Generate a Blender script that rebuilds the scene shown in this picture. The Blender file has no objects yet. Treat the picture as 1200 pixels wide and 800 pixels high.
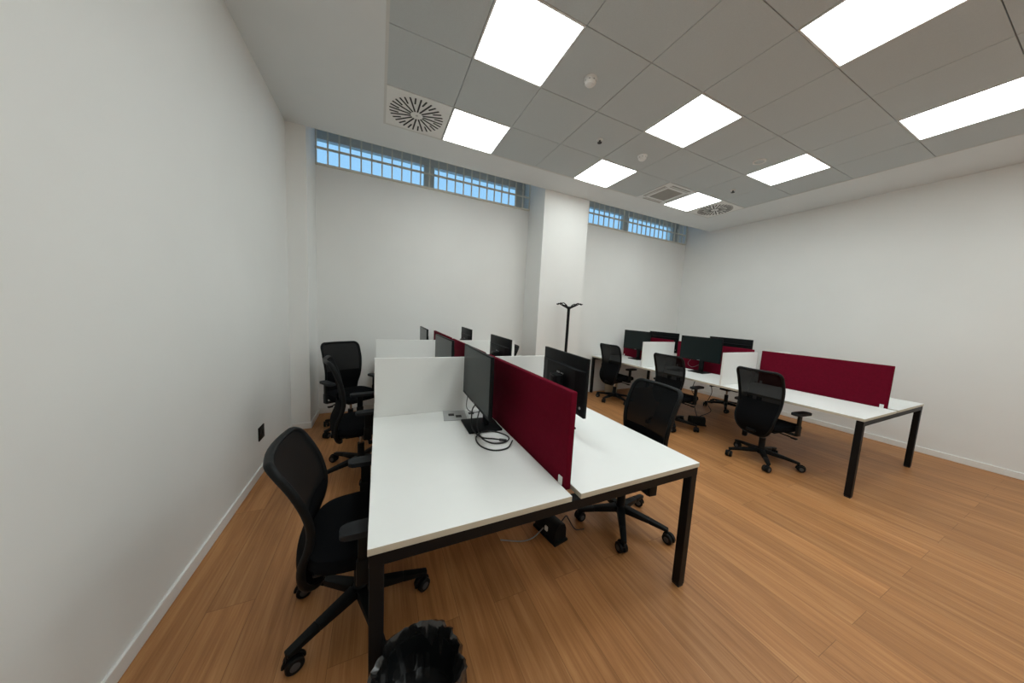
import bpy, bmesh, math, random
from mathutils import Vector, Matrix
random.seed(7)
PI = math.pi
C = bpy.context.scene.collection
scene = bpy.context.scene

# ------------------------------------------------------------------ materials
def srgb(r, g, b):
    f = lambda c: (c/255/12.92) if c/255 <= .04045 else ((c/255+.055)/1.055)**2.4
    return (f(r), f(g), f(b), 1)

def mat(name, col, rough=.5, metal=0, spec=.5, noise=None, bump=None, sheen=0):
    m = bpy.data.materials.new(name); m.use_nodes = True
    nt = m.node_tree; b = nt.nodes['Principled BSDF']
    b.inputs['Base Color'].default_value = col
    b.inputs['Roughness'].default_value = rough
    b.inputs['Metallic'].default_value = metal
    b.inputs['Specular IOR Level'].default_value = spec
    if sheen: b.inputs['Sheen Weight'].default_value = sheen
    if noise or bump:
        tc = nt.nodes.new('ShaderNodeTexCoord')
    if noise:
        sc, amt = noise
        n = nt.nodes.new('ShaderNodeTexNoise'); n.inputs['Scale'].default_value = sc; n.inputs['Detail'].default_value = 5
        r = nt.nodes.new('ShaderNodeMapRange'); r.inputs[3].default_value = 1-amt; r.inputs[4].default_value = 1+amt
        r.inputs[1].default_value = .25; r.inputs[2].default_value = .75
        x = nt.nodes.new('ShaderNodeVectorMath'); x.operation = 'SCALE'
        x.inputs[0].default_value = col[:3]
        nt.links.new(tc.outputs['Object'], n.inputs['Vector']); nt.links.new(n.outputs['Fac'], r.inputs[0])
        nt.links.new(r.outputs[0], x.inputs['Scale']); nt.links.new(x.outputs[0], b.inputs['Base Color'])
    if bump:
        sc, st = bump
        n2 = nt.nodes.new('ShaderNodeTexNoise'); n2.inputs['Scale'].default_value = sc; n2.inputs['Detail'].default_value = 3
        bp = nt.nodes.new('ShaderNodeBump'); bp.inputs['Strength'].default_value = st; bp.inputs['Distance'].default_value = .002
        nt.links.new(tc.outputs['Object'], n2.inputs['Vector']); nt.links.new(n2.outputs['Fac'], bp.inputs['Height'])
        nt.links.new(bp.outputs[0], b.inputs['Normal'])
    return m

def emis(name, col, s):
    m = bpy.data.materials.new(name); m.use_nodes = True
    nt = m.node_tree; nt.nodes.remove(nt.nodes['Principled BSDF'])
    e = nt.nodes.new('ShaderNodeEmission'); e.inputs[0].default_value = col; e.inputs[1].default_value = s
    nt.links.new(e.outputs[0], nt.nodes['Material Output'].inputs[0])
    return m

def wall_material():
    m = mat('wall_paint', (.80, .80, .78, 1), .65, spec=.3, noise=(1.3, .025), bump=(90, .08))
    return m

def floor_material():
    m = bpy.data.materials.new('oak_plank_vinyl'); m.use_nodes = True
    nt = m.node_tree; N = nt.nodes.new; L = nt.links.new; b = nt.nodes['Principled BSDF']
    tc = N('ShaderNodeTexCoord')
    mp = N('ShaderNodeMapping'); mp.inputs['Rotation'].default_value = (0, 0, PI/2)
    L(tc.outputs['Object'], mp.inputs[0])
    br = N('ShaderNodeTexBrick'); br.offset = .37; br.offset_frequency = 2
    br.inputs['Scale'].default_value = 1; br.inputs['Brick Width'].default_value = 1.25; br.inputs['Row Height'].default_value = .185
    br.inputs['Mortar Size'].default_value = .0012; br.inputs['Mortar Smooth'].default_value = .3
    br.inputs['Color1'].default_value = (0, 0, 0, 1); br.inputs['Color2'].default_value = (1, 1, 1, 1); br.inputs['Mortar'].default_value = (.5, .5, .5, 1)
    L(mp.outputs[0], br.inputs['Vector'])
    # grain: noise stretched along the plank, shifted per plank
    sh = N('ShaderNodeVectorMath'); sh.operation = 'MULTIPLY_ADD'
    sh.inputs[1].default_value = (13.7, 5.1, 3.3)
    L(br.outputs['Color'], sh.inputs[0]); L(mp.outputs[0], sh.inputs[2])
    st = N('ShaderNodeMapping'); st.inputs['Scale'].default_value = (.9, 15, 1)
    L(sh.outputs[0], st.inputs[0])
    n1 = N('ShaderNodeTexNoise'); n1.inputs['Scale'].default_value = 1.6; n1.inputs['Detail'].default_value = 8; n1.inputs['Roughness'].default_value = .65
    n1.inputs['Distortion'].default_value = .6
    L(st.outputs[0], n1.inputs['Vector'])
    st2 = N('ShaderNodeMapping'); st2.inputs['Scale'].default_value = (2.5, 90, 1); L(sh.outputs[0], st2.inputs[0])
    n2 = N('ShaderNodeTexNoise'); n2.inputs['Scale'].default_value = 1.2; n2.inputs['Detail'].default_value = 4; L(st2.outputs[0], n2.inputs['Vector'])
    a = N('ShaderNodeMath'); a.operation = 'MULTIPLY_ADD'; a.inputs[1].default_value = .38
    L(n2.outputs['Fac'], a.inputs[0])
    a1 = N('ShaderNodeMath'); a1.operation = 'MULTIPLY'; a1.inputs[1].default_value = .88; L(n1.outputs['Fac'], a1.inputs[0]); L(a1.outputs[0], a.inputs[2])
    cr = N('ShaderNodeValToRGB'); e = cr.color_ramp.elements
    e[0].position = .36; e[0].color = srgb(138, 90, 52); e[1].position = .90; e[1].color = srgb(196, 145, 95)
    mid = e.new(.63); mid.color = srgb(172, 119, 72)
    L(a.outputs[0], cr.inputs[0])
    pv = N('ShaderNodeMapRange'); pv.inputs[3].default_value = .88; pv.inputs[4].default_value = 1.10
    L(br.outputs['Color'], pv.inputs[0])
    mul = N('ShaderNodeVectorMath'); mul.operation = 'SCALE'; L(cr.outputs[0], mul.inputs[0]); L(pv.outputs[0], mul.inputs['Scale'])
    mx = N('ShaderNodeMix'); mx.data_type = 'RGBA'; mx.inputs[7].default_value = srgb(70, 42, 22)
    mf = N('ShaderNodeMath'); mf.operation = 'MULTIPLY'; mf.inputs[1].default_value = .55; L(br.outputs['Fac'], mf.inputs[0])
    L(mf.outputs[0], mx.inputs[0]); L(mul.outputs[0], mx.inputs[6])
    L(mx.outputs[2], b.inputs['Base Color'])
    b.inputs['Roughness'].default_value = .48; b.inputs['Specular IOR Level'].default_value = .4
    bp = N('ShaderNodeBump'); bp.inputs['Strength'].default_value = .12; bp.inputs['Distance'].default_value = .001
    L(a.outputs[0], bp.inputs['Height']); L(bp.outputs[0], b.inputs['Normal'])
    return m

def mesh_fabric():
    m = bpy.data.materials.new('chair_mesh_fabric'); m.use_nodes = True
    nt = m.node_tree; b = nt.nodes['Principled BSDF']
    b.inputs['Base Color'].default_value = (.005, .0055, .006, 1); b.inputs['Roughness'].default_value = .9
    b.inputs['Specular IOR Level'].default_value = .12
    t = nt.nodes.new('ShaderNodeBsdfTransparent'); mx = nt.nodes.new('ShaderNodeMixShader'); mx.inputs[0].default_value = .965
    nt.links.new(t.outputs[0], mx.inputs[1]); nt.links.new(b.outputs[0], mx.inputs[2])
    nt.links.new(mx.outputs[0], nt.nodes['Material Output'].inputs[0])
    return m

def glass():
    m = bpy.data.materials.new('window_glass'); m.use_nodes = True
    nt = m.node_tree; nt.nodes.remove(nt.nodes['Principled BSDF'])
    t = nt.nodes.new('ShaderNodeBsdfTransparent'); t.inputs[0].default_value = (.93, .96, .97, 1)
    g = nt.nodes.new('ShaderNodeBsdfGlossy'); g.inputs['Roughness'].default_value = .02
    mx = nt.nodes.new('ShaderNodeMixShader'); mx.inputs[0].default_value = .05
    nt.links.new(t.outputs[0], mx.inputs[1]); nt.links.new(g.outputs[0], mx.inputs[2])
    nt.links.new(mx.outputs[0], nt.nodes['Material Output'].inputs[0])
    return m

def fabric_red():
    m = mat('crimson_fabric', srgb(100, 14, 34), .95, spec=.06, noise=(40, .10), bump=(700, .35))
    return m

M = dict(
    wall=wall_material(), plaster=mat('ceiling_plaster', (.74, .765, .77, 1), .8, spec=.2, noise=(2, .02), bump=(60, .06)),
    tile=mat('mineral_tile', (.535, .575, .585, 1), .9, spec=.1, noise=(220, .05), bump=(260, .4)),
    grid=mat('grid_metal', (.62, .62, .60, 1), .5), gap=mat('plenum_dark', (.03, .03, .03, 1), .9),
    skirting=mat('skirting_white', (.80, .80, .78, 1), .4, noise=(3, .02)),
    floor=floor_material(),
    white=mat('white_laminate', (.83, .84, .82, 1), .38, spec=.45, noise=(6, .012)),
    edge=mat('grey_beige_edge', srgb(196, 189, 172), .5, noise=(30, .03)),
    steel=mat('black_powder_coat', (.005, .005, .0055, 1), .5, spec=.2, noise=(60, .1), bump=(400, .1)),
    plastic=mat('black_plastic', (.0045, .0055, .006, 1), .5, spec=.18, noise=(40, .1), bump=(500, .1)),
    armpad=mat('armrest_rubber', (.013, .0155, .018, 1), .6, spec=.25, noise=(40, .1)),
    fabric=mat('black_seat_fabric', (.0055, .006, .007, 1), .95, spec=.06, noise=(300, .25), bump=(900, .5)),
    mesh=mesh_fabric(), wheel=mat('wheel_grey', (.055, .057, .06, 1), .45, noise=(50, .08)),
    chrome=mat('piston_steel', (.45, .45, .45, 1), .25, 1, noise=(30, .05)),
    screen=mat('screen_glass', (.009, .015, .015, 1), .25, spec=.17, noise=(3, .02)),
    casing=mat('monitor_casing', (.0035, .0045, .005, 1), .5, spec=.13, noise=(60, .08), bump=(700, .1)),
    badge=mat('grey_badge', (.30, .30, .30, 1), .4, noise=(50, .05)),
    red=fabric_red(), cable=mat('black_cable', (.012, .012, .012, 1), .45, noise=(50, .1)),
    cgrey=mat('grey_cable', (.25, .25, .25, 1), .5, noise=(50, .1)),
    wplastic=mat('white_plastic', (.78, .78, .76, 1), .4, noise=(30, .02)),
    silver=mat('silver_plate', (.46, .47, .47, 1), .4, .3, noise=(20, .05)),
    flap=mat('flap_grey', (.62, .63, .63, 1), .4, noise=(20, .04)),
    black=mat('matt_black', (.01, .01, .01, 1), .6, noise=(50, .1)),
    bag=mat('black_bin_liner', (.010, .010, .010, 1), .2, spec=.8, noise=(20, .2)),
    cream=mat('cream_bin', srgb(196, 190, 170), .5, noise=(8, .03)),
    bars=mat('grey_painted_bars', srgb(214, 210, 196), .5, noise=(30, .06)),
    frame=mat('grey_window_frame', srgb(192, 193, 188), .5, noise=(20, .05)),
    acgrille=mat('grille_grey', (.36, .36, .34, 1), .7, noise=(30, .06)),
    glass=glass(),
    lamp=emis('lamp_diffuser', (.93, 1.0, .985, 1), 7.6),
)

# ------------------------------------------------------------------ mesh helpers
class B:
    def __init__(s): s.bm = bmesh.new(); s.mi = 0
    def _mark(s, n):
        s.bm.faces.ensure_lookup_table()
        for f in s.bm.faces[n:]: f.material_index = s.mi
    def box(s, x0, x1, y0, y1, z0, z1, bev=0, seg=2):
        n = len(s.bm.faces)
        v = [s.bm.verts.new((x, y, z)) for x in (x0, x1) for y in (y0, y1) for z in (z0, z1)]
        fs = [s.bm.faces.new([v[i] for i in q]) for q in ((0, 1, 3, 2), (4, 6, 7, 5), (0, 4, 5, 1), (2, 3, 7, 6), (0, 2, 6, 4), (1, 5, 7, 3))]
        if bev:
            ed = list({e for f in fs for e in f.edges})
            bmesh.ops.bevel(s.bm, geom=ed, offset=bev, segments=seg, affect='EDGES', profile=.5)
        s._mark(n); return s
    def bar(s, a, b, w, h, w2=None, h2=None, up=(0, 0, 1), bev=0):
        a, b = Vector(a), Vector(b); d = (b-a).normalized(); side = d.cross(Vector(up)).normalized(); u = side.cross(d)
        w2 = w if w2 is None else w2; h2 = h if h2 is None else h2
        n = len(s.bm.faces); v = []
        for p, ww, hh in ((a, w, h), (b, w2, h2)):
            for i, j in ((-1, -1), (1, -1), (1, 1), (-1, 1)):
                v.append(s.bm.verts.new(p+side*i*ww/2+u*j*hh/2))
        fs = [s.bm.faces.new([v[i] for i in q]) for q in ((3, 2, 1, 0), (4, 5, 6, 7), (0, 1, 5, 4), (1, 2, 6, 5), (2, 3, 7, 6), (3, 0, 4, 7))]
        if bev: bmesh.ops.bevel(s.bm, geom=list({e for f in fs for e in f.edges}), offset=bev, segments=2, affect='EDGES', profile=.5)
        s._mark(n); return s
    def tube(s, pts, r, seg=10, closed=False, flat=None, cap=True):
        # flat=(width, height, up): elliptical section
        pts = [Vector(p) for p in pts]; n = len(pts); f0 = len(s.bm.faces); rings = []
        prev = None
        for i, p in enumerate(pts):
            if closed: t = (pts[(i+1) % n]-pts[i-1])
            else: t = pts[min(i+1, n-1)]-pts[max(i-1, 0)]
            t.normalize()
            if flat: ref = Vector(flat[2])
            else: ref = prev if prev is not None else (Vector((0, 0, 1)) if abs(t.z) < .9 else Vector((1, 0, 0)))
            a = (ref - t*ref.dot(t)); a = a.normalized() if a.length > 1e-6 else t.orthogonal().normalized()
            prev = a; bb = t.cross(a)
            rr = r[i] if isinstance(r, (list, tuple)) else r
            ra, rb = (flat[1]/2, flat[0]/2) if flat else (rr, rr)
            rings.append([s.bm.verts.new(p+a*math.cos(2*PI*k/seg)*ra+bb*math.sin(2*PI*k/seg)*rb) for k in range(seg)])
        for i in range(n if closed else n-1):
            A, Bq = rings[i], rings[(i+1) % n]
            for k in range(seg): s.bm.faces.new((A[k], A[(k+1) % seg], Bq[(k+1) % seg], Bq[k]))
        if not closed and cap:
            s.bm.faces.new(rings[0][::-1]); s.bm.faces.new(rings[-1])
        s._mark(f0); return s
    def lathe(s, prof, seg=32, c=(0, 0, 0), ax='z', warp=None):
        f0 = len(s.bm.faces); rings = []
        for j, (r, z) in enumerate(prof):
            ring = []
            for k in range(seg):
                a = 2*PI*k/seg; rr = r; zz = z
                if warp: rr, zz = warp(r, z, a, j)
                p = (rr*math.cos(a), rr*math.sin(a), zz)
                if ax == 'x': p = (zz, p[0], p[1])
                if ax == 'y': p = (p[1], zz, p[0])
                ring.append(s.bm.verts.new((p[0]+c[0], p[1]+c[1], p[2]+c[2])))
            rings.append(ring)
        for A, Bq in zip(rings, rings[1:]):
            for k in range(seg): s.bm.faces.new((A[k], A[(k+1) % seg], Bq[(k+1) % seg], Bq[k]))
        for ring, fl, r in ((rings[0], True, prof[0][0]), (rings[-1], False, prof[-1][0])):
            if r > 1e-5: s.bm.faces.new(ring[::-1] if fl else ring)
        s._mark(f0); return s
    def grid(s, fn, nu, nv):
        f0 = len(s.bm.faces)
        v = [[s.bm.verts.new(fn(i/nu, j/nv)) for j in range(nv+1)] for i in range(nu+1)]
        for i in range(nu):
            for j in range(nv): s.bm.faces.new((v[i][j], v[i+1][j], v[i+1][j+1], v[i][j+1]))
        s._mark(f0); return s
    def prism(s, poly, z0, z1, bev=0):
        f0 = len(s.bm.faces)
        a = [s.bm.verts.new((x, y, z0)) for x, y in poly]; b = [s.bm.verts.new((x, y, z1)) for x, y in poly]
        fs = [s.bm.faces.new(a[::-1]), s.bm.faces.new(b)]
        n = len(poly)
        for k in range(n): fs.append(s.bm.faces.new((a[k], a[(k+1) % n], b[(k+1) % n], b[k])))
        if bev: bmesh.ops.bevel(s.bm, geom=list(set(fs[0].edges) | set(fs[1].edges)), offset=bev, segments=2, affect='EDGES', profile=.5)
        s._mark(f0); return s
    def build(s, name, m, parent=None, smooth=True, loc=None, rz=0):
        bmesh.ops.remove_doubles(s.bm, verts=s.bm.verts, dist=1e-6)
        bmesh.ops.recalc_face_normals(s.bm, faces=s.bm.faces)
        me = bpy.data.meshes.new(name); s.bm.to_mesh(me); s.bm.free()
        for x in (m if isinstance(m, (list, tuple)) else [m]): me.materials.append(x)
        if smooth:
            me.shade_smooth(); me.set_sharp_from_angle(angle=math.radians(38))
        o = bpy.data.objects.new(name, me); C.objects.link(o)
        if parent: o.parent = parent
        if loc: o.location = loc
        o.rotation_euler.z = rz
        return o

def tag(o, label, cat, group=None):
    o['label'] = label; o['category'] = cat
    if group: o['group'] = group
    return o
def thing(name, label, cat, loc=(0, 0, 0), rz=0, group=None):
    o = bpy.data.objects.new(name, None); C.objects.link(o); o.empty_display_size = .1
    o.location = loc; o.rotation_euler = (0, 0, rz)
    return tag(o, label, cat, group)
def struct(name, b, m, smooth=False, parent=None):
    o = b.build(name, m, parent, smooth)
    if not parent: o['kind'] = 'structure'
    return o
def dup(root, loc, rz, label, group=None):
    r = root.copy(); C.objects.link(r); r.location = loc; r.rotation_euler = (0, 0, rz); r['label'] = label
    if group: r['group'] = group
    for ch in list(root.children):
        c = ch.copy(); C.objects.link(c); c.parent = r
        for g in list(ch.children):
            d = g.copy(); C.objects.link(d); d.parent = c
    return r
def smoothpath(pts, n=8, closed=False):
    pts = [Vector(p) for p in pts]; out = []; N = len(pts)
    rng = N if closed else N-1
    for i in range(rng):
        if closed: p0, p1, p2, p3 = pts[i-1], pts[i], pts[(i+1) % N], pts[(i+2) % N]
        else: p0, p1, p2, p3 = pts[max(i-1, 0)], pts[i], pts[i+1], pts[min(i+2, N-1)]
        for k in range(n):
            t = k/n
            out.append(.5*((2*p1)+(-p0+p2)*t+(2*p0-5*p1+4*p2-p3)*t*t+(-p0+3*p1-3*p2+p3)*t**3))
    if not closed: out.append(pts[-1])
    return out

# ------------------------------------------------------------------ room
ZC = 3.396; XL = -.92; XR = 6.30; YF = 4.035; YB = 4.55; YR = -2.6
XP0, XP1 = 2.29, 3.13
struct('floor', B().box(XL-.2, XR+.2, YR-.2, YB+.5, -.12, 0), M['floor'])
struct('wall_left', B().box(XL-.2, XL, YR-.2, YB+.5, 0, 3.85), M['wall'])
struct('wall_right', B().box(XR, XR+.2, YR-.2, YB+.5, 0, 3.85), M['wall'])
struct('wall_front', B().box(XL, XR, YR-.2, YR, 0, 3.85), M['wall'])
ZW0, ZW1 = 3.235, 3.76
bk = B()
bk.box(XL, XR, YB, YB+.5, 0, ZW0); bk.box(XL, XR, YB, YB+.5, ZW1, 3.95)
bk.box(XL, -.88, YB, YB+.5, ZW0, ZW1); bk.box(XP0, XP1-.16, YB, YB+.5, ZW0, ZW1); bk.box(XR-.03, XR, YB, YB+.5, ZW0, ZW1)
struct('wall_back', bk, M['wall'])
struct('trim_1', B().box(XL, -.735, YF+.0, YB, 0, 3.85), M['wall'])          # corner pilaster
struct('trim_2', B().box(XP0, XP1, YF+.0, YB, 0, 3.85), M['wall'])          # square pillar between the windows
# ceiling: plaster border, fascia above, roof slab
GX, GY, T = .03, 3.551, .6
NX, NY = 9, 10
cb = B()
cb.box(XL, GX, YR, YF, ZC, ZC+.05); cb.box(GX+NX*T, XR, YR, YF, ZC, ZC+.05); cb.box(GX, GX+NX*T, GY, YF, ZC, ZC+.05)
cb.box(XL, XR, YF-.05, YF, ZC+.05, 3.85); cb.box(XL, XR, YR, YB, 3.85, 3.97)
struct('ceiling', cb, M['plaster'])
tr = B()
for (a, b, c, d) in ((GX, GX+.022, GY-NY*T, GY), (GX+NX*T-.022, GX+NX*T, GY-NY*T, GY), (GX+.022, GX+NX*T-.022, GY-.022, GY)):
    tr.box(a, b, c, d, ZC-.001, ZC+.012)
struct('trim_3', tr, M['grid'])
special = {}
for r in (0, 2, 4, 6, 8):
    for c in (1, 4, 7): special[(c, r)] = 'light'
special[(0, 0)] = special[(8, 0)] = 'vent'; special[(6, 0)] = 'ac'
ct = B()
for c in range(NX):
    for r in range(NY):
        if (c, r) in special: continue
        ct.box(GX+c*T+.0022, GX+(c+1)*T-.0022, GY-(r+1)*T+.0022, GY-r*T-.0022, ZC+.002, ZC+.02, .0015, 1)
o = struct('ceiling_tiles', ct, M['tile'])
struct('ceiling_void', B().box(GX, GX+NX*T, GY-NY*T, GY, ZC+.05, ZC+.09), M['gap'])
# skirting
def skirt(name, *boxes):
    b = B()
    for q in boxes: b.box(*q, 0, .075, .004, 1)
    struct(name, b, M['skirting'])
skirt('baseboard_left', (XL, XL+.014, YR, YF))
skirt('baseboard_back', (XL+.014, -.735+.014, YF-.014, YF), (-.735, -.721, YF, YB), (-.721, XP0-.014, YB-.014, YB), (XP0-.014, XP0, YF, YB),
      (XP0-.014, XP1+.014, YF-.014, YF), (XP1, XP1+.014, YF, YB), (XP1+.014, XR-.014, YB-.014, YB))
skirt('baseboard_right', (XR-.014, XR, YR, YB))

# windows with fixed bars
def window(n, x0, x1):
    w = bpy.data.objects.new('window_%d' % n, None); C.objects.link(w); w['kind'] = 'structure'; w.location = ((x0+x1)/2, 4.8, ZW0)
    cx, cz = (x0+x1)/2, ZW0; hw = (x1-x0)/2; h = ZW1-ZW0
    f = B(); xm = .68-cx if n == 1 else 4.66-cx
    f.box(-hw, hw, -.03, .03, 0, .095); f.box(-hw, hw, -.05, .03, .385, h)
    f.box(-hw, -hw+.012, -.03, .03, .095, .385); f.box(hw-.15, hw, -.03, .03, .095, .385); f.box(xm-.075, xm+.075, -.035, .03, .095, .385)
    f.build('window_frame', M['frame'], w, False)
    for a, b in ((-hw+.012, xm-.075), (xm+.075, hw-.15)):
        B().box(a, b, -.004, .004, .095, .385).build('window_pane', M['glass'], w, False)
window(1, -.88, XP0); window(2, XP1-.16, XR-.03)
def grille(label, x0, x1, n):
    g = thing('window_grille', label, 'window bars', ((x0+x1)/2, YB-.012, ZW0-.02))
    hw = (x1-x0)/2
    for k in range(n+1):
        x = -hw+.012+(2*hw-.024)*k/n
        B().box(x-.0085, x+.0085, -.008, .008, .0, .6, .001, 1).build('upright_bar', M['bars'], g)
    for z in (.012, .205, .43):
        B().box(-hw, hw, -.011, .011, z-.012, z+.012, .001, 1).build('cross_bar', M['bars'], g)
grille('grey metal bar grille over the high window left of the square pillar', -.735, XP0, 24)
grille('grey metal bar grille over the high window right of the square pillar', XP1, XR-.03, 25)

# ------------------------------------------------------------------ ceiling fittings
lbl = {(1, 0): 'square ceiling light panel beside the left round-slot vent', (4, 0): 'square ceiling light panel left of the air conditioning cassette, above the pillar',
       (7, 0): 'square ceiling light panel between air conditioning cassette and right round-slot vent',
       (1, 2): 'large bright ceiling light panel at the top, nearest of all', (4, 2): 'bright ceiling light panel right of the nearer smoke detector, middle of its row',
       (7, 2): 'ceiling light panel cut by the right edge of the photo'}
first = None
for r in (0, 2, 4, 6, 8):
    for c in (1, 4, 7):
        x, y = GX+(c+.5)*T, GY-(r+.5)*T
        lab = lbl.get((c, r), 'square ceiling light panel further back, out of the photograph')
        if first is None:
            first = thing('ceiling_light', lab, 'light', (x, y, ZC), 0, 'square ceiling light panels')
            f = B()
            for q in ((-.297, .297, .285, .297), (-.297, .297, -.297, -.285), (-.297, -.285, -.285, .285), (.285, .297, -.285, .285)): f.box(*q, -.002, .03, .001, 1)
            f.build('frame', M['wplastic'], first)
            B().box(-.285, .285, -.285, .285, .002, .02).build('diffuser', M['lamp'], first, False)
        elif (c, r) in lbl: dup(first, (x, y, ZC), 0, lab)
        else:
            q = dup(first, (x, y, ZC), 0, lab)
# swirl vents
def vent(c, label):
    t = thing('air_vent', label, 'vent', (GX+(c+.5)*T, GY-.5*T, ZC), 0, 'round-slot ceiling vents')
    B().box(-.295, .295, -.295, .295, 0, .012, .002, 1).build('vent_plate', M['wplastic'], t)
    s = B(); n = 32
    for k in range(n):
        a = 2*PI*k/n; r0 = .058 if k % 2 == 0 else .17; r1 = .252
        sk = .10  # slots lean off the radius
        d = Vector((math.cos(a), math.sin(a), 0)); p0 = d*r0; p1 = Vector((math.cos(a+sk*.5), math.sin(a+sk*.5), 0))*r1
        s.bar(p0+Vector((0, 0, -.0005)), p1+Vector((0, 0, -.0005)), .0145, .004)
    s.build('vent_slots', M['black'], t, False)
    B().lathe([(.0, -.002), (.010, -.002), (.012, .001)], 20).build('vent_screw', M['silver'], t)
vent(0, 'white ceiling vent with round pattern of black slots, above the left window')
vent(8, 'white ceiling vent with round pattern of slots, far right by the right wall')
# air conditioning cassette
ac = thing('ceiling_air_conditioner', 'square white air conditioning cassette set in the ceiling beside a light panel', 'air conditioner', (GX+6.5*T, GY-.5*T, ZC))
B().box(-.296, .296, -.296, .296, -.006, .012, .004).build('cassette_panel', M['plaster'], ac)
B().box(-.28, .28, -.28, .28, .0121, .0499).build('cassette_body', M['grid'], ac, False)
g = B(); g.box(-.16, .16, -.16, .16, -.010, -.004, .002, 1); 
for k in range(15): g.box(-.15, .15, -.149+k*.0205, -.149+k*.0205+.008, -.013, -.009)
g.build('intake_grille', M['acgrille'], ac, False)
for a in range(4):
    f = B(); f.box(-.19, .19, .208, .218, -.008, -.004); f.box(-.19, .19, .236, .262, -.009, -.004, .002, 1)
    f.build('air_flap', [M['acgrille']], ac, False, rz=a*PI/2)
def det(x, y, label, kind):
    if kind == 'smoke':
        t = thing('smoke_detector', label, 'smoke detector', (x, y, ZC+.002), 0, 'white ceiling smoke detectors')
        B().lathe([(.0, -.012), (.052, -.012), (.055, 0), (.0, 0)], 32).build('mount', M['wplastic'], t)
        B().lathe([(.0, -.052), (.024, -.050), (.034, -.044), (.036, -.036), (.045, -.032), (.048, -.012), (.0, -.012)], 32).build('sensor_head', M['wplastic'], t)
        b = B()
        for k in range(8): b.box(.042, .0475, -.006, .006, -.025, -.022, 0); b.bm.verts.ensure_lookup_table(); bmesh.ops.rotate(b.bm, verts=b.bm.verts, cent=(0, 0, 0), matrix=Matrix.Rotation(PI/4, 3, 'Z'))
        b.build('sensor_slots', M['black'], t, False)
    elif kind == 'sprinkler':
        t = thing('sprinkler', label, 'sprinkler', (x, y, ZC+.002), 0, 'ceiling sprinklers')
        B().lathe([(.0, -.006), (.028, -.006), (.034, 0), (.0, 0)], 28).build('rose', M['wplastic'], t)
        B().lathe([(.0, -.026), (.009, -.024), (.009, -.006), (.0, -.006)], 16).build('bulb', M['black'], t)
        B().lathe([(.0, -.032), (.024, -.032), (.024, -.029), (.0, -.029)], 24).build('deflector', M['black'], t)
    else:
        t = thing('ceiling_speaker', label, 'speaker', (x, y, ZC+.002))
        B().lathe([(.0, -.006), (.048, -.006), (.052, -.014), (.062, -.012), (.066, 0), (.0, 0)], 36).build('bezel', M['wplastic'], t)
        B().lathe([(.0, -.010), (.03, -.009), (.048, -.007), (.0, -.0062)], 30).build('speaker_grille', M['tile'], t)
det(1.534, 2.082, 'white smoke detector on the ceiling right of the largest light panel', 'smoke')
det(2.788, 2.675, 'white smoke detector below the middle bright light panel', 'smoke')
det(2.15, 2.674, 'small ceiling sprinkler between the two smoke detectors', 'sprinkler')
det(4.574, 2.673, 'small ceiling sprinkler near the right round-slot vent', 'sprinkler')
det(4.005, 2.089, 'round white flush ceiling fitting at the right, above the cut light panel', 'speaker')

# ------------------------------------------------------------------ wall socket
ws = thing('wall_socket', 'black double wall socket plate low on the left wall', 'socket', (XL, 3.08, .30))
B().box(0, .008, -.062, .062, 0, .118, .003).build('socket_plate', M['plastic'], ws)
for y in (-.028, .028):
    B().lathe([(.0, .012), (.019, .011), (.021, .008), (.0, .008)], 20, (0, y, .06), 'x').build('outlet', M['black'], ws)

# ------------------------------------------------------------------ bench desks
ROWS = [.935, 2.13, 3.33, 4.52]
ZT = .74
def bench(x0, label):
    t = thing('bench_desk', label, 'desk', (x0, ROWS[0], 0))
    for i in range(3):
        y0, y1 = ROWS[i]-ROWS[0]+(.002 if i else 0), ROWS[i+1]-ROWS[0]-.002
        for xa, xb in ((0, .780), (.827, 1.628)):
            b = B(); b.box(xa, xb, y0, y1, ZT-.025, ZT, .0012, 1)
            b.bm.faces.ensure_lookup_table()
            for f in b.bm.faces:
                if abs(f.normal.z) < .5: f.material_index = 1
            b.bm.normal_update()
            for f in b.bm.faces: f.material_index = 0 if abs(f.normal.z) > .5 else 1
            b.build('tabletop', [M['white'], M['edge']], t, False)
    zb = ZT-.0255
    L = ROWS[3]-ROWS[0]
    B().box(.003, 1.625, .004, .048, zb-.046, zb, .002, 1).build('front_beam', M['steel'], t)
    B().box(.003, 1.625, L-.05, L-.006, zb-.046, zb, .002, 1).build('end_beam', M['steel'], t)
    for i in (1, 2):
        y = ROWS[i]-ROWS[0]; B().box(.25, 1.38, y-.022, y+.022, zb-.046, zb, .002, 1).build('cross_beam', M['steel'], t)
    for x in (.30, .69, .93, 1.30):
        B().box(x, x+.03, .048, L-.05, zb-.040, zb, .002, 1).build('long_rail', M['steel'], t)
    def leg(x, y, w=.046):
        o = B().box(-w/2, w/2, -w/2, w/2, .012, zb-.002, .003, 1).build('leg', M['steel'], t, loc=(x, y, 0))
        B().box(-w/2+.003, w/2-.003, -w/2+.003, w/2-.003, 0, .0125, .001, 1).build('foot', M['black'], o)
    for x in (.0265, 1.6015):
        leg(x, .0275); leg(x, L-.0285)
    for i in (1, 2):
        for x in (.705, .945): leg(x, ROWS[i]-ROWS[0])
    return t
X1, X2 = -.028, 3.85
bench(X1, 'near white bench desk on black legs with a waste bin at its front corner')
bench(X2, 'far white bench desk on black legs in front of the right wall')

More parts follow.
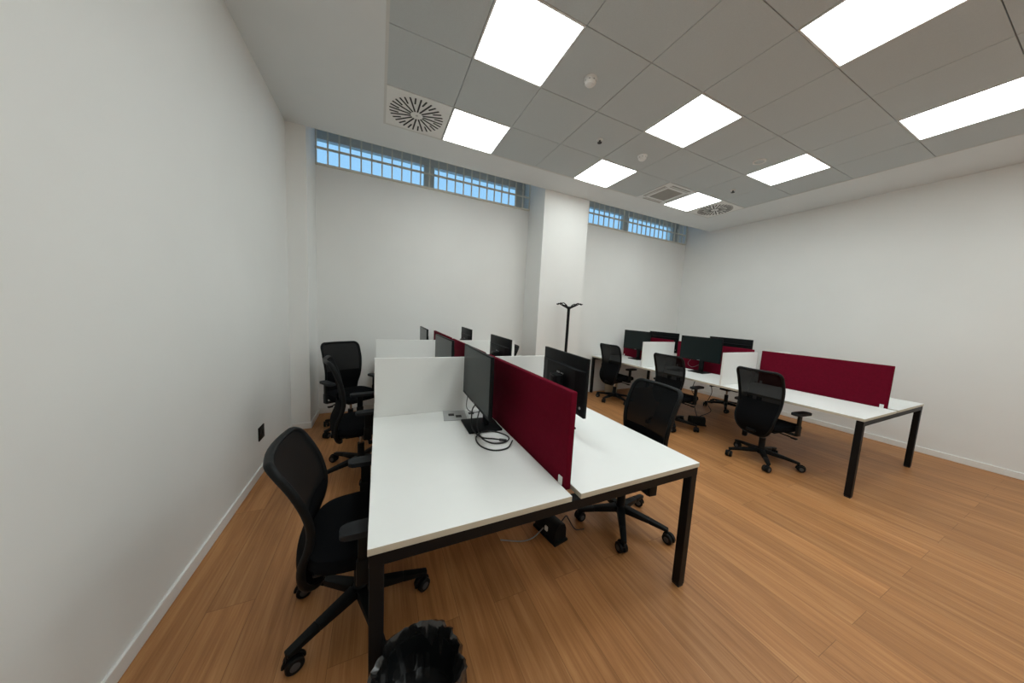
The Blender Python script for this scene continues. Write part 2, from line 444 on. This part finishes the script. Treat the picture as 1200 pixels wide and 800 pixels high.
# screens between workplaces
def divider(x, i, label):
    y0, y1 = ROWS[i]+.065, ROWS[i+1]-.03
    t = thing('desk_divider', label, 'divider', (x, (y0+y1)/2, 0), 0, 'dark red fabric desk dividers')
    h = (y1-y0)/2
    B().box(-.016, .016, -h, h, .722, 1.172, .006, 3).build('fabric_panel', M['red'], t)
    for y in (-h+.035, h-.035):
        b = B(); b.box(-.0225, -.0155, y-.014, y+.014, .735, .775, .002, 1); b.box(.0155, .0225, y-.014, y+.014, .735, .775, .002, 1)
        b.build('clip', M['wplastic'], t)
    b = B(); b.box(-.05, .05, -h+.06, -h+.12, .7125, .7145, 0); b.box(-.05, .05, h-.12, h-.06, .7125, .7145, 0)
D1, D2 = X1+.8035, X2+.8035
divider(D1, 0, 'large dark red fabric divider standing on the near desk between its two front monitors')
divider(D1, 1, 'dark red divider just behind the first white screen on the near bench')
divider(D1, 2, 'dark red divider furthest back on the near bench, by the window wall')
divider(D2, 0, 'dark red divider on the far bench cut by the right edge of the photo')
divider(D2, 1, 'dark red divider behind the middle monitor of the far bench')
divider(D2, 2, 'dark red divider at the window end of the far bench')
def partition(xa, xb, y, label):
    t = thing('desk_screen', label, 'screen panel', ((xa+xb)/2, y, ZT+.0006), 0, 'white upright panels between workplaces')
    h = (xb-xa)/2
    B().box(-h, h, -.010, .010, 0, .405, .0015, 1).build('panel', M['white'], t)
    B().box(-h, h, -.0092, .0092, .4052, .4072).build('top_edging', M['wplastic'], t, False)
for X, who, isnear in ((X1, 'near', 1), (X2, 'far', 0)):
    for i in (1, 2):
        row = 'front' if i == 1 else 'second'
        partition(X+.004, X+.742, ROWS[i], {(1, 1): 'large white panel standing across the near desk behind its left front monitor', (1, 2): 'white panel second back on left half of the near bench, partly hidden',
                  (0, 1): 'white panel on the far bench beside the nearer red divider, left half', (0, 2): 'white panel across the far bench left half, behind the tucked chair'}[(isnear, i)])
        partition(X+.865, X+1.60, ROWS[i], {(1, 1): 'white panel on right half of near bench behind the large monitor seen from the back', (1, 2): 'white panel on right half of near bench behind the second monitor seen from the back',
                  (0, 1): 'white panel seen edge-on on right half of the far bench, beside the red divider', (0, 2): 'white panel on right half of the far bench, mostly behind the left panel'}[(isnear, i)])

# ------------------------------------------------------------------ monitors (faces +x in local space)
mon0 = None
def make_monitor(label, loc, rz, group):
    t = thing('monitor', label, 'monitor', loc, rz, group)
    W, H, z0 = .62, .362, .150    # outer width, height, bottom of housing above the desk
    xs = .05
    B().box(xs-.010, xs+.010, -W/2, W/2, z0, z0+H, .003).build('housing', M['casing'], t)
    B().box(xs+.0098, xs+.0112, -W/2+.007, W/2-.007, z0+.020, z0+H-.007).build('screen', M['screen'], t, False)
    # rear bulge, stepped in from the rim
    b = B()
    def bul(u, v):
        return None
    n = len(b.bm.faces)
    pr = [(-W/2+.003, W/2-.003, z0+.003, z0+H*.79, xs-.009), (-W/2+.004, W/2-.004, z0+.004, z0+H*.775, xs-.013), (-W/2+.10, W/2-.10, z0+.06, z0+H*.76, xs-.026)]
    rings = []
    for (a, c, d, e, x) in pr: rings.append([b.bm.verts.new((x, a, d)), b.bm.verts.new((x, c, d)), b.bm.verts.new((x, c, e)), b.bm.verts.new((x, a, e))])
    for A, Q in zip(rings, rings[1:]):
        for k in range(4): b.bm.faces.new((A[k], A[(k+1) % 4], Q[(k+1) % 4], Q[k]))
    b.bm.faces.new(rings[-1])
    bc = b.build('back_cover', M['casing'], t, False)
    s = B()
    s.box(xs-.0275, xs-.0255, -.052, -.012, z0+.215, z0+.223); s.box(xs-.0275, xs-.0255, .0, .045, z0+.212, z0+.224)
    s.build('back_badge', M['badge'], bc, False)
    B().lathe([(.0, -.006), (.008, -.005), (.0085, .0), (.0, .0)], 16, (xs-.0165, -.275, z0+.055), 'x').build('joystick', M['badge'], bc)
    B().box(xs-.075, xs-.025, -.06, .06, z0+.10, z0+.21, .008).build('hinge', M['plastic'], t)
    B().box(-.040, -.012, -.034, .034, .012, z0+.20, .008).build('stand_neck', M['plastic'], t)
    B().box(-.105, .115, -.115, .115, .0005, .013, .003).build('stand_base', M['casing'], t)
    B().box(xs+.0113, xs+.0118, -.022, .022, z0+.007, z0+.013).build('logo', M['badge'], t, False)
    return t
mons = [
    ((.630, 1.775, ZT), PI-.035, 'near front monitor with its dark screen showing, left of the large red divider', 0),
    ((1.115, 1.655, ZT), -.13, 'large black monitor seen from behind, right of the large red divider', 0),
    ((.585, 2.62, ZT), PI+.04, 'grey-looking screen second back on the near bench, left of the red dividers', 0),
    ((.575, 3.83, ZT), PI, 'furthest screen back on the left half of the near bench', 0),
    ((1.075, 2.72, ZT), -.06, 'black monitor seen from behind on the second desk of the near bench', 0),
    ((1.075, 3.98, ZT), -.06, 'small-looking black monitor seen from behind at the window end of the near bench', 0),
    ((4.52, 4.02, ZT+.0), PI-.02, 'far bench monitor above the chair by the window wall, leftmost there', .032),
    ((4.505, 2.80, ZT+.0), PI, 'far bench monitor facing left between the two white panels', .032),
    ((4.87, 3.80, ZT), 0, 'far bench monitor seen over the red divider behind the rear white panel', .032),
    ((5.00, 2.72, ZT), 0, 'far bench monitor peeping over the nearer red divider', .032),
]
for loc, rz, lab, dz in mons:
    if mon0 is None: mon0 = make_monitor(lab, loc, rz, 'black monitors on the bench desks'); m = mon0
    else: m = dup(mon0, loc, rz, lab)
    if dz:   # stand set a little higher
        for ch in m.children:
            if not ch.name.startswith(('stand_base', 'stand_neck')): ch.location.z += dz

# ------------------------------------------------------------------ office chairs (face +x)
def backx(z):
    P = [(.30, -.150), (.36, -.195), (.44, -.228), (.52, -.225), (.60, -.196), (.68, -.180), (.78, -.188), (.90, -.220), (1.03, -.272)]
    for (a, xa), (b, xb), i in zip(P, P[1:], range(99)):
        if z <= b or i == len(P)-2:
            i0 = max(i-1, 0); i3 = min(i+2, len(P)-1); t = (z-a)/(b-a)
            m1 = (P[i+1][1]-P[i0][1])/(P[i+1][0]-P[i0][0])*(b-a); m2 = (P[i3][1]-P[i][1])/(P[i3][0]-P[i][0])*(b-a)
            return xa*(2*t**3-3*t*t+1)+m1*(t**3-2*t*t+t)+xb*(-2*t**3+3*t*t)+m2*(t**3-t*t)
def halfw(z):
    zt, zb = 1.028, .315
    if z < .50: w = .13+.085*math.sin(min(1, (z-zb)/.185)*PI/2)
    else: w = .215+.035*min(1, (z-.50)/.35)
    rt = .055
    if z > zt-rt: d = (z-(zt-rt))/rt; w -= rt*(1-math.sqrt(max(0, 1-d*d)))
    rb = .07
    if z < zb+rb: d = ((zb+rb)-z)/rb; w -= rb*(1-math.sqrt(max(0, 1-d*d)))
    return w*.86
def backp(s, z, off=0):
    w = halfw(z); y = s*w
    cx = .050*(y/.24)**2 * (1 if z > .45 else max(0, (z-.30)/.15))
    return Vector((backx(z)+cx+off, y, z))
def superel(a, n): c, s = math.cos(a), math.sin(a); return (math.copysign(abs(c)**(2/n), c), math.copysign(abs(s)**(2/n), s))
CASTER_A = [.5, 2.1, 4.0, -.26, 5.2]
def make_chair(label, loc, rz, base, group):
    t = thing('office_chair', label, 'chair', loc, rz, group)
    # seat cushion: stacked rounded outlines
    b = B(); prev = None; lay = [(.408, .90), (.414, .965), (.430, 1.0), (.452, 1.0), (.466, .97), (.473, .88), (.475, .5), (.474, .02)]
    rings = []
    for z, k in lay:
        ring = []
        for j in range(48):
            u, v = superel(2*PI*j/48, 4.2)
            x = u*.235*k+.03; y = v*.245*k*(1-.06*(u < 0)*abs(u))
            zz = z - .030*max(0, (u*k-.55)/.45)**2*(1 if z > .44 else .3) + .008*(abs(v)*k)**3*(z > .46)
            ring.append(b.bm.verts.new((x, y, zz)))
        rings.append(ring)
    for A, Q in zip(rings, rings[1:]):
        for k in range(48): b.bm.faces.new((A[k], A[(k+1) % 48], Q[(k+1) % 48], Q[k]))
    b.bm.faces.new(rings[0][::-1]); b.bm.faces.new(rings[-1])
    b.build('seat', M['fabric'], t)
    b = B(); b.box(-.17, .20, -.19, .19, .392, .410, .006); b.box(-.13, .10, -.075, .075, .335, .394, .012); b.box(-.235, -.10, -.045, .045, .352, .385, .008)
    b.build('seat_mechanism', M['plastic'], t)
    lv = B(); lv.tube([(.03, -.06, .365), (.03, -.20, .360), (.045, -.235, .352)], .007); lv.box(.03, .062, -.275, -.225, .343, .359, .004); lv.build('lever', M['plastic'], t)
    # back frame: one closed flattened loop round the rim
    zs = [.315+(1.028-.315)*(0.5-0.5*math.cos(PI*i/40)) for i in range(41)]
    loop = [backp(1, z) for z in zs]+[backp(-1, z) for z in reversed(zs)]
    nt, nb = 7, 5
    loop = [backp(1, z) for z in zs]+[backp(1-2*k/nt, zs[-1]) for k in range(1, nt)]+[backp(-1, z) for z in reversed(zs)]+[backp(-1+2*k/nb, zs[0]) for k in range(1, nb)]
    b = B(); b.tube(loop, .014, 10, True, (.026, .032, (1, 0, .15)))
    b.build('back_frame', M['plastic'], t)
    # woven back: see-through upper field, padded lower field
    zm = .70
    b = B(); b.grid(lambda u, v: backp((u*2-1)*.985, zm+(1.022-zm)*v, .006), 16, 18); b.build('mesh_back', M['mesh'], t)
    b = B(); b.grid(lambda u, v: backp((u*2-1)*.985, .32+(zm-.32)*v, .010), 16, 18); b.grid(lambda u, v: backp((u*2-1)*.985, .32+(zm-.32)*v, -.010), 16, 18)
    b.build('lumbar_panel', M['fabric'], t)
    b = B(); b.bar((-.175, 0, .368), (-.212, 0, .46), .05, .016, .045, .012, (0, 1, 0)); b.build('back_bracket', M['plastic'], t)
    # arms
    for s in (-1, 1):
        b = B()
        b.bar((.02, s*.16, .398), (.02, s*.285, .398), .065, .014, up=(0, 0, 1), bev=.003)
        b.box(-.010, .050, s*.285-.013, s*.285+.013, .392, .50, .006)
        b.box(-.004, .044, s*.285-.010, s*.285+.010, .48, .615, .004)
        a = b.build('armrest', M['plastic'], t)
        pts = [(superel(2*PI*j/28, 5)[0]*.118+.05, s*.278+superel(2*PI*j/28, 5)[1]*.040) for j in range(28)]
        B().prism(pts, .612, .636, .006).build('arm_pad', M['armpad'], a)
    # base
    B().lathe([(.0, .075), (.032, .075), (.040, .085), (.040, .118), (.032, .135), (.029, .14), (.029, .255), (.0, .255)], 24).build('gas_column', M['plastic'], t)
    B().lathe([(.0, .25), (.015, .25), (.015, .345), (.0, .345)], 16).build('piston', M['chrome'], t)
    for k in range(5):
        b = B(); b.bar((.03, 0, .112), (.20, 0, .098),   .056, .044, .042, .032, bev=.006); b.bar((.197, 0, .098), (.318, 0, .083), .042, .032, .034, .022, bev=.005)
        b.lathe([(.0, .060), (.0105, .060), (.0105, .088), (.0, .088)], 12, (.310, 0, 0))
        l = b.build('base_leg', M['plastic'], t, rz=base+2*PI*k/5-rz)
        w = B(); ca = CASTER_A[k]
        for s in (-1, 1):
            w.mi = 0; w.lathe([(.0, s*.008), (.031, s*.007), (.0335, s*.009), (.0335, s*.025), (.029, s*.029), (.024, s*.029), (.0, s*.027)], 24, (-.018, 0, .0335), 'y')
            w.mi = 1; w.lathe([(.0, s*.0300), (.016, s*.0300), (.019, s*.0275), (.0, s*.0275)], 20, (-.018, 0, .0335), 'y')
        w.mi = 0
        arc = [(-.018+.037*math.cos(a), 0, .0335+.037*math.sin(a)) for a in [math.radians(q) for q in range(-5, 186, 19)]]
        w.tube(arc, .006, 8, False, (.046, .007, (0, 0, 1)) if False else None)
        w.bar((0, 0, .056), (0, 0, .068), .020, .020, up=(1, 0, 0))
        w.build('caster', [M['plastic'], M['wheel']], l, loc=(.310, 0, 0), rz=ca)
    return t
chairs = [
    ((-.073, 1.476, 0), .03, 0.0, 'black office chair nearest the viewer, pushed in at left front of near desk'),
    ((-.14, 2.86, 0), .15, 3.64, 'black office chair seen side-on, second along the left of the near bench'),
    ((-.30, 3.86, 0), -1.00, 2.62, 'black mesh chair facing into the room, furthest along the left wall'),
    ((1.635, 1.475, 0), PI-.11, 2.75, 'black mesh chair at the right side of the near desk behind its corner leg'),
    ((1.56, 3.86, 0), PI, .4, 'black chair barely showing behind the second white panel on the near bench'),
    ((3.93, 3.93, 0), .08, 2.10, 'black mesh chair at the far bench by the window wall, beside the cream bin'),
    ((3.86, 2.72, 0), .04, 3.9, 'black mesh chair in the middle of the left side of the far bench'),
    ((3.925, 1.66, 0), -.10, 2.52, 'black mesh chair cut by the right edge of the photo'),
    ((5.61, 2.97, 0), PI, 2.40, 'black chair on the far side of the far bench, seen beneath the desk'),
]
ch0 = None
BACK = ('back_frame', 'mesh_back', 'lumbar_panel', 'back_bracket')
for loc, rz, base, lab in chairs:
    if ch0 is None: ch0 = make_chair(lab, loc, rz, base, 'black mesh office chairs')
    else:
        c = dup(ch0, loc, rz, lab); k = 0
        for ch in c.children:
            if ch.name.startswith('base_leg'):
                ch.rotation_euler.z = base+2*PI*k/5-rz
                for g in ch.children: g.rotation_euler.z = random.uniform(0, 6.28)
                k += 1

for ch in ch0.children:      # the nearest chair has its back set lower and tipped further
    if ch.name.startswith(BACK):
        ch.location = (.035, 0, .010); ch.rotation_euler.y = -.10; ch.scale.z = .885
# ------------------------------------------------------------------ things on and under the near desk
def cable(name, pts, r, m, label, n=8, plug=None):
    b = B(); b.tube(smoothpath(pts, n), r, 8)
    if plug: b.bar(*plug, .018, .010, bev=.002)
    o = b.build(name, m); return tag(o, label, 'cable')
zt = ZT
def shift(pts, dx, dy): return [(x+dx, y+dy, z) for x, y, z in pts]
cable('display_cable', [(.665, 1.80, zt+.20), (.62, 1.80, zt+.10), (.585, 1.74, zt+.03), (.565, 1.60, zt+.0056), (.60, 1.50, zt+.0056), (.68, 1.49, zt+.0056), (.725, 1.55, zt+.0056), (.68, 1.64, zt+.0056), (.60, 1.655, zt+.012),
      (.535, 1.60, zt+.0056), (.525, 1.49, zt+.0056), (.575, 1.415, zt+.0056), (.66, 1.415, zt+.0056), (.72, 1.48, zt+.012)], .0042, M['cable'], 'looped black display cable lying on desk in front of near monitor')
cable('power_cable', [(.655, 1.775, zt+.19), (.58, 1.80, zt+.13), (.555, 1.77, zt+.07), (.54, 1.69, zt+.022), (.56, 1.58, zt+.013), (.62, 1.525, zt+.017), (.66, 1.51, zt+.013)], .0046, M['cable'],
      'black power cable hanging from the near monitor stand to the desk', plug=((.65, 1.515, zt+.013), (.69, 1.495, zt+.011)))
cable('signal_cable', [(.60, 1.99, zt+.20), (.58, 1.98, zt+.10), (.58, 1.95, zt+.06), (.61, 1.90, zt+.05), (.655, 1.86, zt+.07)], .003, M['cable'], 'thin cable drooping under the near monitor beside the socket unit')
# desktop power unit
pu = thing('desk_socket_unit', 'white and silver desktop socket unit with black outlets beside the near monitor stand', 'socket', (.562, 1.995, ZT+.0005), -.16)
B().box(-.14, .02, -.095, .095, 0, .006, .002).build('socket_panel', M['silver'], pu)
B().box(.024, .16, -.08, .095, 0, .005, .002).build('cover_flap', M['flap'], pu)
for x, y in ((-.085, .005), (-.035, -.03), (.06, .02)):
    B().box(x-.020, x+.020, y-.022, y+.022, .0050, .0078, .002, 1).build('outlet', M['black'], pu)
# floor power box
pb = thing('floor_power_box', 'black power box on the floor beneath the front of the near desk', 'power box', (1.085, 1.56, 0), .18)
B().box(-.060, .060, -.115, .115, 0, .018, .006).build('base_plate', M['plastic'], pb)
pts = [(.052, .018), (.050, .085), (.036, .118), (.0, .128), (-.036, .118), (-.050, .085), (-.052, .018)]
b = B(); n0 = [b.bm.verts.new((x, -.10, z)) for x, z in pts]; n1 = [b.bm.verts.new((x, .10, z)) for x, z in pts]
b.bm.faces.new(n0); b.bm.faces.new(n1[::-1])
for k in range(7): b.bm.faces.new((n0[k], n1[k], n1[(k+1) % 7], n0[(k+1) % 7]))
b.build('body', M['plastic'], pb)
B().box(-.060, -.048, -.03, -.006, .055, .085, .002).build('white_plug', M['wplastic'], pb)
cable('floor_cable', [(1.02, 1.545, .07), (.985, 1.54, .05), (.94, 1.55, .012), (.86, 1.56, .006), (.74, 1.62, .005)], .004, M['cgrey'], 'pale cable on the floor running left from the black power box')
cable('floor_cable', [(1.14, 1.52, .09), (1.19, 1.53, .12), (1.23, 1.55, .07), (1.27, 1.52, .006), (1.33, 1.50, .006)], .004, M['cable'], 'black cable curving from the power box toward a chair wheel')
# far bench: power box and loose cables under the desk
pb2 = thing('floor_power_box', 'black power box on the floor under the far bench beside a chair', 'power box', (4.28, 2.62, 0), 1.0)
for ch in pb.children:
    if ch.name.startswith(('base_plate', 'body')):
        c = ch.copy(); C.objects.link(c); c.parent = pb2
cable('hanging_cable', [(4.30, 2.70, .70), (4.22, 2.70, .50), (4.30, 2.66, .38), (4.20, 2.62, .28), (4.29, 2.63, .125)], .005, M['cable'], 'black cable hanging from the far bench to the power box, left of two')
cable('hanging_cable', [(4.42, 2.60, .70), (4.46, 2.56, .50), (4.38, 2.56, .34), (4.42, 2.52, .22), (4.33, 2.61, .125)], .005, M['cable'], 'black cable hanging from the far bench to the power box, right of two')
cable('screen_cable', [(4.56, 2.98, zt+.19), (4.54, 3.02, zt+.10), (4.56, 2.96, zt+.05), (4.60, 2.88, zt+.10)], .0018, M['cgrey'], 'thin grey cable hanging below the middle far bench monitor')
pp = thing('desk_socket_unit', 'white desktop socket unit on the far bench left of a monitor stand', 'socket', (4.28, 3.0, ZT+.0005), .1)
for ch in pu.children:
    c = ch.copy(); C.objects.link(c); c.parent = pp

# ------------------------------------------------------------------ bins
bn = thing('waste_bin', 'waste bin with crumpled black liner by the front left leg of the near desk', 'bin', (.120, .828, 0))
B().lathe([(.0, 0), (.096, 0), (.100, .004), (.124, .345), (.127, .35), (.122, .352), (.097, .012), (.0, .010)], 40).build('bin_body', M['plastic'], bn)
from mathutils import noise as mnoise
def crumple(r, z, a, j):
    p = Vector((math.cos(a)*r, math.sin(a)*r, z))
    amp = [0, .5, .7, .8, .9, 1, 1, .9, .8, .7, .7, .8, 1.1, 1.2, 1.2, 1.1, 1][min(j, 16)]
    s = mnoise.noise(p*22+Vector((3, 1, 7)))*.020+mnoise.noise(p*50)*.012-abs(mnoise.noise(Vector((math.cos(a)*4, math.sin(a)*4, j*.22))))*.022+.004
    return r+amp*s, z*1.13+amp*(mnoise.noise(p*17+Vector((9, 9, 2)))*.014)
prof = [(.001, .030), (.075, .034), (.098, .075), (.105, .11), (.110, .15), (.113, .19), (.116, .23), (.119, .27), (.123, .305), (.127, .335), (.134, .345), (.141, .335), (.144, .305), (.146, .27), (.147, .235), (.143, .205)]
B().lathe(prof, 84, warp=crumple).build('bin_liner', M['bag'], bn)
wb = thing('waste_bin', 'cream round waste bin on the floor behind the chair by the window wall', 'bin', (4.20, 4.30, 0))
B().lathe([(.0, 0), (.105, 0), (.108, .004), (.135, .30), (.139, .305), (.135, .308), (.106, .012), (.0, .01)], 40).build('bin_body', M['cream'], wb)
B().lathe([(.134, .296), (.142, .300), (.142, .312), (.134, .314)], 40).build('bin_rim', M['cream'], wb)

# ------------------------------------------------------------------ coat stand
cs = thing('coat_stand', 'tall black coat stand in front of the square pillar', 'coat stand', (2.69, 3.78, 0))
B().lathe([(.0, 0), (.17, 0), (.175, .006), (.17, .014), (.03, .022), (.0, .022)], 40).build('base_plate', M['steel'], cs)
B().lathe([(.0, .02), (.022, .02), (.022, 1.60), (.0, 1.60)], 20).build('pole', M['steel'], cs)
B().lathe([(.0, 1.60), (.026, 1.60), (.030, 1.625), (.022, 1.64), (.0, 1.645)], 20).build('pole_cap', M['steel'], cs)
for k in range(4):
    b = B()
    p = [(.015, -.012, 1.615), (.07, -.022, 1.638), (.13, -.030, 1.668), (.175, -.026, 1.690), (.215, 0, 1.672), (.185, .024, 1.688), (.13, .030, 1.668), (.07, .022, 1.638), (.015, .012, 1.615)]
    b.tube(smoothpath(p, 6), .0075, 8)
    b.tube([(.205, 0, 1.672), (.225, 0, 1.674), (.238, 0, 1.682)], .008, 8)
    b.bar((.015, 0, 1.612), (.12, 0, 1.658), .036, .014)
    b.build('hook_arm', M['steel'], cs, rz=k*PI/2+.35)

# ------------------------------------------------------------------ camera, sky, view
cam = bpy.data.cameras.new('camera'); co = bpy.data.objects.new('camera', cam); C.objects.link(co)
cam.sensor_fit = 'HORIZONTAL'; cam.sensor_width = 36; cam.lens = 340.35/1200*36; cam.clip_start = .02
ya, pi_, ro = -.432798, -.098541, -.052667
ca, sa, cb_, sb_, cc, sc_ = math.cos(ya), math.sin(ya), math.cos(pi_), math.sin(pi_), math.cos(ro), math.sin(ro)
R = Matrix(((ca, -sa, 0), (sa, ca, 0), (0, 0, 1))) @ Matrix(((1, 0, 0), (0, cb_, -sb_), (0, sb_, cb_))) @ Matrix(((cc, 0, sc_), (0, 1, 0), (-sc_, 0, cc)))
x, f, u = R.col[0], R.col[1], R.col[2]
co.matrix_world = Matrix(((x[0], u[0], -f[0], 0), (x[1], u[1], -f[1], 0), (x[2], u[2], -f[2], 1.5), (0, 0, 0, 1)))
scene.camera = co
w = bpy.data.worlds.new('sky'); scene.world = w; w.use_nodes = True
bg = w.node_tree.nodes['Background']; bg.inputs[0].default_value = srgb(158, 210, 252); bg.inputs[1].default_value = .86
vs = scene.view_settings
vs.view_transform = 'Standard'; vs.look = 'None'; vs.exposure = .43; vs.gamma = 1; vs.use_curve_mapping = False
scene.cycles.max_bounces = 10; scene.cycles.diffuse_bounces = 6; scene.cycles.use_denoising = True
